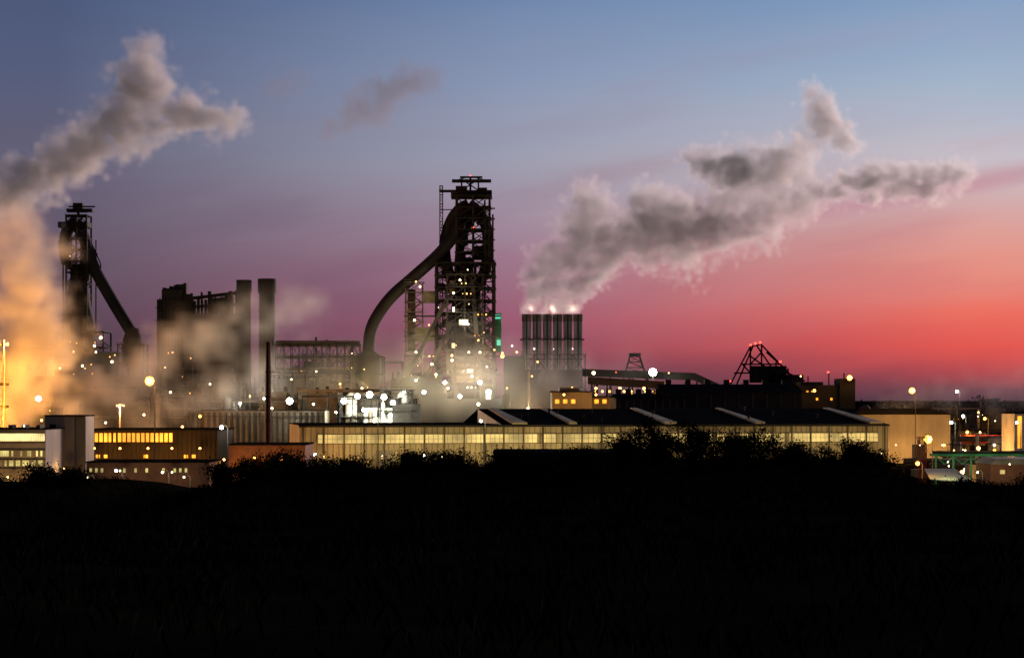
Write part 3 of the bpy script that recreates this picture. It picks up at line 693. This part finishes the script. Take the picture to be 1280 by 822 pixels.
b.use('walls', BRICK); b.box(X(108, d), X(262, d), d, d+18, 0, Z(578, d)); b.box(X(262, d), X(365, d), d+30, d+50, 0, Z(560, d))
b.use('roof', ROOF); b.box(X(107, d), X(263, d), d-.4, d+18.4, Z(578, d)+.01, Z(576.5, d)); b.box(X(261, d), X(366, d), d+29.6, d+50.4, Z(560, d)+.01, Z(558, d))
b.use('lit_windows', W_GREEN)
for i in range(20):
    if R.random() < .5: b.box(X(112+i*7, d), X(115+i*7, d), d-.15, d-.02, Z(590, d), Z(585, d))
b.light(P(318, 572, d+22), 2200, (1, .45, .1), .6); b.light(P(280, 574, d+22), 1600, (1, .5, .14), .5); b.light(P(352, 574, d+22), 1600, (1, .5, .14), .5); b.light(P(150, 588, d-6), 500, (1, .8, .45), .4); b.light(P(215, 590, d-6), 500, (1, .8, .45), .4)
b.done()

# ------------------------------------------------------------------ street lamps
def street_lamp(px, py, d, col, pw, rad, arm=1.2):
    b = B('street_lamp', (X(px, d), d, 0)); z = Z(py, d); rad *= 1.45
    b.use('pole', STEELL); b.tube([(arm, 0.8, 0), (arm, 0.8, z-.2), (arm*.7, 0.8, z+.35), (0, 0.6, z+.45)], [.16, .1, .08, .07], 8)
    b.use('lamp_housing', STEEL); b.box(-.5, .35, -.25, .8, z+rad*.55, z+rad*.55+.15)
    b.light((0, 0, z), pw, col, rad); b.done()
SOD = (1, .42, .08); WHT = (.95, 1, .88); WRM = (1, .78, .4)
for a in [(187, 476, 520, SOD, 5200, 1.6), (277, 534, 430, WHT, 900, .5), (467, 526, 560, WRM, 600, .45), (601, 526, 560, WHT, 700, .45), (530, 569, 470, WHT, 450, .4), (553, 571, 470, WRM, 350, .45), (394, 568, 470, WHT, 350, .4),
          (145, 588, 430, WHT, 300, .35), (203, 590, 430, WRM, 300, .35), (1140, 488, 600, SOD, 3000, 1.2), (1160, 549, 480, SOD, 2600, 1.3), (1147, 579, 440, SOD, 900, .6), (1189, 528, 520, WHT, 1000, .5), (1196, 489, 700, WHT, 1200, .6),
          (1271, 528, 520, WHT, 900, .4), (1231, 523, 620, SOD, 1200, .6), (1243, 556, 560, WRM, 900, .5), (1209, 540, 620, SOD, 1200, .6), (1262, 540, 620, SOD, 1000, .5), (110, 596, 430, WRM, 250, .3), (250, 520, 640, SOD, 1200, .6), (1204, 520, 800, WHT, 1500, .7), (1252, 548, 700, SOD, 1500, .7), (230, 596, 430, WRM, 250, .3), (1180, 556, 560, SOD, 900, .5), (1222, 590, 430, WRM, 300, .3), (86, 596, 430, SOD, 300, .4)]:
    street_lamp(*a)

# ------------------------------------------------------------------ right side works
b = B('pipe_gantry'); d = 470
b.use('beams', GREEN); b.box(X(1166, d), X(1330, d), d, d+.6, Z(570, d), Z(567, d)); b.box(X(1166, d), X(1330, d), d+3, d+3.6, Z(570, d), Z(567, d))
for p in range(1170, 1330, 22): b.box(X(p, d)-.2, X(p, d)+.2, d+.05, d+.5, 0, Z(570, d)-.01); b.beam(P(p, 570, d+.3), P(p+11, 580, d+.3), .2); b.beam(P(p+11, 580, d+.3), P(p+22, 570, d+.3), .2)
b.use('smooth_pipes', STEELL); b.tube([P(1166, 565, d+1.5), P(1330, 565, d+1.5)], .35, 8)
for p in (1185, 1220, 1262): b.light(P(p, 577, d-5), 450, (.75, .87, .4), .3)
b.done()
b = B('canopy_shed'); d = 440
b.use('roof', LIGHTP); b.add([(X(1160, d), d-3, Z(598, d)), (X(1213, d), d-3, Z(600, d)), (X(1205, d), d+9, Z(587, d)), (X(1166, d), d+9, Z(587, d)), (X(1160, d), d-3, Z(598, d)-.25), (X(1213, d), d-3, Z(600, d)-.25), (X(1205, d), d+9, Z(587, d)-.25), (X(1166, d), d+9, Z(587, d)-.25)], [(0, 1, 2, 3), (7, 6, 5, 4), (0, 4, 5, 1), (1, 5, 6, 2), (2, 6, 7, 3), (3, 7, 4, 0)])
b.use('posts', STEELL)
for p in (1164, 1186, 1209): b.box(X(p, d)-.12, X(p, d)+.12, d-2.5, d-2.2, 0, Z(600, d)-.3); b.box(X(p, d)-.12, X(p, d)+.12, d+8, d+8.3, 0, Z(590, d)-.4)
b.light(P(1186, 582, d-3), 600, (.8, .87, .4), .3); b.done()
b = B('brick_pump_house'); d = 450
b.use('walls', BRICK); b.box(X(1238, d), X(1330, d), d, d+14, 0, Z(580, d)); b.use('roof', CLADG); b.prism([(X(1236, d), Z(580, d)+.01), (X(1332, d), Z(580, d)+.01), (X(1320, d), Z(573, d)), (X(1246, d), Z(573, d))], d-.5, d+14.5)
b.use('lit_windows', W_WARM); b.box(X(1250, d), X(1256, d), d-.1, d-.02, Z(592, d), Z(587, d)); b.light(P(1262, 580, d-6), 600, (1, .8, .45), .3); b.done()
b = B('lattice_mast'); d = 460; b.use('frame', RED); lattice(b, X(1149, d), X(1158, d), d, d+1.6, 0, Z(546, d), 9, .18, plat=False); b.box(X(1147, d), X(1160, d), d-.2, d+1.8, Z(547, d), Z(546, d)); b.done()
b = B('pipe_bridge'); d = 620; b.use('smooth_pipes', RED)
b.tube([P(1200, 547, d), P(1340, 547, d)], .9, 10); b.tube([P(1200, 552, d), P(1340, 552, d)], .5, 10); b.use('frames', STEEL)
for p in range(1205, 1340, 18): b.beam(P(p, 555, d), (X(p, d), d, 0), .4); b.box(X(p, d)-.3, X(p, d)+.3, d-1.5, d+1.5, Z(556, d), Z(554.6, d))
b.light(P(1225, 540, d-9), 2200, (1, .4, .1), .6); b.light(P(1262, 536, d-9), 2200, (1, .45, .12), .6); b.done()
b = B('silo_building'); d = 540; b.use('walls', LIGHTP); b.box(X(1268, d), X(1330, d), d, d+14, 0, Z(517, d)); b.use('roof', ROOF); b.box(X(1267, d), X(1331, d), d-.3, d+14.3, Z(517, d)+.01, Z(515, d)); b.use('lit_windows', W_ORNG); b.box(X(1272, d), X(1277, d), d-.1, d-.02, Z(560, d), Z(520, d)); b.done()
for (a, c, t, d, sd, n, ln) in [(1195, 1330, 530, 720, 31, 20, 18), (1190, 1300, 545, 560, 34, 14, 12), (1080, 1200, 500, 900, 32, 10, 5), (1190, 1300, 500, 1400, 33, 14, 10), (1165, 1290, 575, 500, 35, 12, 10)]:
    b = B('process_plant'); clutter(b, a, c, t, d, sd, n, 30, ln, mats=[STEEL, STEELL, CLADG, STEELL]); b.light(P(a*.7+c*.3, t+15, d-12), 9000, (1, .42, .08), 1.0); b.light(P(a*.3+c*.7, t+18, d-12), 9000, (1, .5, .14), 1.0); b.done()

# ------------------------------------------------------------------ smoke and steam (voxel volumes grown from puff chains)
def vol_mat(name, mult, color, aniso=0.0, step=4.0):
    m = bpy.data.materials.new(name); m.use_nodes = True; t = m.node_tree; t.nodes.clear()
    o = t.nodes.new('ShaderNodeOutputMaterial'); p = t.nodes.new('ShaderNodeVolumePrincipled')
    p.inputs['Color'].default_value = (*color, 1); p.inputs['Density'].default_value = mult; p.inputs['Anisotropy'].default_value = aniso
    t.links.new(p.outputs[0], o.inputs['Volume'])
    try: m.cycles.volume_step_rate = step
    except Exception as e: print('step', e)
    return m
def plume(name, chains, D, voxel, mat, rough=0.9, nscale=None, seed=0, soft=0.3, zjit=0.25, big=1.4, warp=1.2):
    r = random.Random(seed); pts = []; s = D/F
    for ch in chains:
        dy = 0.0
        for i in range(len(ch)-1):
            a = ch[i]; c = ch[i+1]
            L_ = math.hypot(a[0]-c[0], a[1]-c[1]); n = max(2, int(L_/(0.22*(a[2]+c[2])/2)))
            for k in range(n):
                t = k/n; q = [a[j]+(c[j]-a[j])*t for j in range(4)]
                dy = dy*0.8+r.uniform(-1, 1)*q[2]*s*zjit
                pts.append((X(q[0]+r.uniform(-.2, .2)*q[2], D), D+dy, Z(q[1]+r.uniform(-.2, .2)*q[2], D), q[2]*s*r.uniform(.8, 1.2)*big, q[3]))
    me = bpy.data.meshes.new(name); me.from_pydata([p[:3] for p in pts], [], [])
    for an, ix in (('rad', 3), ('dens', 4)):
        at = me.attributes.new(an, 'FLOAT', 'POINT'); at.data.foreach_set('value', [p[ix] for p in pts])
    me.materials.append(mat)
    o = bpy.data.objects.new(name, me); scene.collection.objects.link(o)
    A = np.array(pts); lo = (A[:, :3]-A[:, 3:4]*1.35).min(0); hi = (A[:, :3]+A[:, 3:4]*1.35).max(0)
    res = np.maximum(8, ((hi-lo)/voxel).astype(int)); print(name, 'res', res, len(pts))
    g = bpy.data.node_groups.new(name+'_nodes', 'GeometryNodeTree')
    g.interface.new_socket('Geometry', in_out='INPUT', socket_type='NodeSocketGeometry'); g.interface.new_socket('Geometry', in_out='OUTPUT', socket_type='NodeSocketGeometry')
    nn = g.nodes.new; lk = g.links.new
    gi = nn('NodeGroupInput'); go = nn('NodeGroupOutput'); pos = nn('GeometryNodeInputPosition')
    rm = float(A[:, 3].mean())/big; ns = nscale or 1.0/(rm*1.3)
    def M(op, a, c=None, clamp=False):
        n = nn('ShaderNodeMath'); n.operation = op; n.use_clamp = clamp
        for i, v_ in enumerate((a, c)):
            if v_ is None: continue
            if isinstance(v_, (int, float)): n.inputs[i].default_value = v_
            else: lk(v_, n.inputs[i])
        return n.outputs[0]
    n1 = nn('ShaderNodeTexNoise'); n1.inputs['Scale'].default_value = ns*0.9; n1.inputs['Detail'].default_value = 3; lk(pos.outputs[0], n1.inputs['Vector'])
    sb = nn('ShaderNodeVectorMath'); sb.operation = 'SUBTRACT'; lk(n1.outputs['Color'], sb.inputs[0]); sb.inputs[1].default_value = (.5, .5, .5)
    sc = nn('ShaderNodeVectorMath'); sc.operation = 'SCALE'; lk(sb.outputs[0], sc.inputs[0]); sc.inputs['Scale'].default_value = rm*warp
    wp = nn('ShaderNodeVectorMath'); wp.operation = 'ADD'; lk(pos.outputs[0], wp.inputs[0]); lk(sc.outputs[0], wp.inputs[1])
    sn = nn('GeometryNodeSampleNearest'); sn.domain = 'POINT'; lk(gi.outputs[0], sn.inputs['Geometry']); lk(wp.outputs[0], sn.inputs['Sample Position'])
    def samp(attr):
        na = nn('GeometryNodeInputNamedAttribute'); na.data_type = 'FLOAT'; na.inputs['Name'].default_value = attr
        si = nn('GeometryNodeSampleIndex'); si.data_type = 'FLOAT'; si.domain = 'POINT'
        lk(gi.outputs[0], si.inputs['Geometry']); lk(na.outputs['Attribute'], si.inputs['Value']); lk(sn.outputs[0], si.inputs['Index']); return si.outputs[0]
    sp_ = nn('GeometryNodeSampleIndex'); sp_.data_type = 'FLOAT_VECTOR'; sp_.domain = 'POINT'; p2 = nn('GeometryNodeInputPosition')
    lk(gi.outputs[0], sp_.inputs['Geometry']); lk(p2.outputs[0], sp_.inputs['Value']); lk(sn.outputs[0], sp_.inputs['Index'])
    ds = nn('ShaderNodeVectorMath'); ds.operation = 'DISTANCE'; lk(wp.outputs[0], ds.inputs[0]); lk(sp_.outputs[0], ds.inputs[1])
    f = M('SUBTRACT', 1.0, M('DIVIDE', ds.outputs['Value'], samp('rad')))
    n2 = nn('ShaderNodeTexNoise'); n2.inputs['Scale'].default_value = ns*2.0; n2.inputs['Detail'].default_value = 4; n2.inputs['Roughness'].default_value = .58; lk(wp.outputs[0], n2.inputs['Vector'])
    vo = nn('ShaderNodeTexVoronoi'); vo.feature = 'SMOOTH_F1'; vo.inputs['Scale'].default_value = ns*1.9; vo.inputs['Detail'].default_value = 2; lk(wp.outputs[0], vo.inputs['Vector'])
    f = M('ADD', f, M('MULTIPLY', M('SUBTRACT', n2.outputs['Fac'], .5), rough*1.5))
    f = M('ADD', f, M('MULTIPLY', M('SUBTRACT', .48, vo.outputs['Distance']), rough*1.2))
    f = M('DIVIDE', f, soft, True)
    f = M('MULTIPLY', M('MULTIPLY', f, f), samp('dens'))
    vc = nn('GeometryNodeVolumeCube'); lk(f, vc.inputs['Density'])
    vc.inputs['Min'].default_value = lo; vc.inputs['Max'].default_value = hi
    for i, ax in enumerate('XYZ'): vc.inputs['Resolution '+ax].default_value = int(res[i])
    sm = nn('GeometryNodeSetMaterial'); sm.inputs['Material'].default_value = mat
    lk(vc.outputs[0], sm.inputs['Geometry']); lk(sm.outputs[0], go.inputs[0])
    md = o.modifiers.new('puffs', 'NODES'); md.node_group = g
    return o
SM = vol_mat('stove_smoke', 0.085, (.998, .985, .975), 0.4)
ch = []
for i in range(6):
    x = 658.2+i*12.8; k = i-2.5
    ch.append([(x, 392, 6, 2.6), (x+2, 376, 10, 2.2), (700+k*13, 350, 17, 1.7), (726+k*17, 318, 25, 1.3)])
ch += [[(716, 328, 30, 1.2), (734, 292, 38, 1.1), (744, 264, 32, 1.2), (740, 244, 22, 1.4)],
       [(740, 310, 42, 1.1), (780, 294, 48, 1.1), (830, 284, 48, 1.1), (870, 288, 42, 1.1), (905, 284, 40, 1.1), (940, 272, 36, 1.1), (980, 258, 29, 1.1), (1016, 244, 19, 1.1)],
       [(866, 194, 16, 1.9), (886, 212, 26, 1.7), (925, 214, 30, 1.5), (965, 208, 29, 1.5), (1000, 188, 24, 1.5)],
       [(1014, 118, 17, 1.5), (1030, 146, 23, 1.5), (1043, 172, 21, 1.5), (1068, 184, 16, 1.4)],
       [(900, 256, 24, .9), (940, 240, 28, .9), (985, 226, 26, .8), (1008, 200, 22, .9), (1018, 170, 19, .9)],
       [(1048, 238, 18, 2.0), (1085, 226, 23, 1.9), (1120, 228, 22, 1.8), (1160, 230, 21, 1.7), (1206, 216, 17, 1.4)]]
plume('smoke_plume', ch, 950, 1.6, SM, seed=1, soft=.28, rough=.88)
S2 = vol_mat('stack_smoke', 0.13, (.95, .92, .91), 0.4)
ch = [[(-60, 262, 26, 1), (0, 240, 30, 1), (40, 216, 34, 1), (85, 202, 34, 1), (125, 180, 34, 1), (160, 145, 37, 1), (182, 105, 37, .9), (190, 62, 26, .7)],
      [(165, 150, 30, .9), (215, 143, 28, .9), (255, 150, 25, .9), (298, 152, 18, .7)], [(10, 208, 16, 1), (48, 212, 19, 1)]]
plume('smoke_plume', ch, 900, 2.0, S2, seed=2, soft=.3, rough=.85)
SD = vol_mat('thin_dark_smoke', 0.05, (.5, .45, .5), 0.2)
plume('smoke_plume', [[(420, 158, 18, .8), (480, 122, 30, 1.0), (548, 92, 20, .7)], [(335, 112, 17, .5), (375, 98, 18, .4)]], 900, 2.5, SD, seed=5)
ST = vol_mat('steam', 0.22, (.97, .95, .93), 0.0)
ch = [[(-40, 545, 54, 1), (5, 500, 58, 1), (28, 440, 56, 1), (40, 390, 50, .9), (24, 335, 48, .6), (-10, 285, 50, .35)]]
plume('steam_cloud', ch, 745, 2.6, ST, rough=.75, seed=3, soft=.7)
ch = [[(95, 520, 38, .42), (140, 485, 44, .4), (190, 450, 40, .33), (245, 425, 38, .3), (310, 395, 34, .2), (390, 385, 28, .11)],
      [(180, 520, 38, .26), (260, 490, 40, .2), (350, 460, 36, .12)]]
plume('steam_cloud', ch, 775, 3.2, ST, rough=.7, seed=4, soft=.8)
plume('steam_cloud', [[(1110, 505, 22, .05), (1190, 492, 28, .07), (1290, 480, 34, .09)]], 900, 4, ST, rough=.7, seed=12, soft=.8)
HZ = vol_mat('haze', 0.018, (.97, .95, .93), 0.5, 1.0)
plume('steam_haze', [[(340, 505, 50, 1), (430, 485, 54, 1), (520, 475, 56, 1), (600, 475, 54, 1), (690, 485, 40, .7), (820, 480, 34, .5)]], 850, 6, HZ, rough=.5, seed=9, soft=.9)
b = B('added_light_mast', (X(5, 705), 705, 0)); b.use('pole', STEELL); b.cyl(0, 0, 0, Z(425, 705), .35, .2, 8); b.use('lamp_housing', STEEL)  # made-up mast; its unseen lights are added to brighten the steam orange
for q in (508, 480, 430): b.box(-1.5, 1.5, .6, .9, Z(q, 705)-.5, Z(q, 705)+.5)
b.light((-6, -1, Z(520, 705)), 150000, (1, .33, .035), .8, False); b.light((8, -1, Z(490, 705)), 150000, (1, .35, .04), .7, False); b.light((2, -1, Z(430, 705)), 150000, (1, .38, .05), .5, False); b.done()
b = B('added_light_mast', (X(150, 728), 728, 0)); b.use('pole', STEELL); b.cyl(0, 0, 0, Z(505, 728), .4, .25, 8); b.use('lamp_housing', STEEL); b.box(-1.5, 1.5, .4, .8, Z(508, 728), Z(505, 728))
b.light((0, -1, Z(508, 728)), 42000, (1, .55, .22), .5); b.light((-14, -1, Z(520, 728)), 45000, (1, .38, .05), .5); b.light((20, -1, Z(500, 728)), 26000, (1, .7, .4), .5, False); b.done()
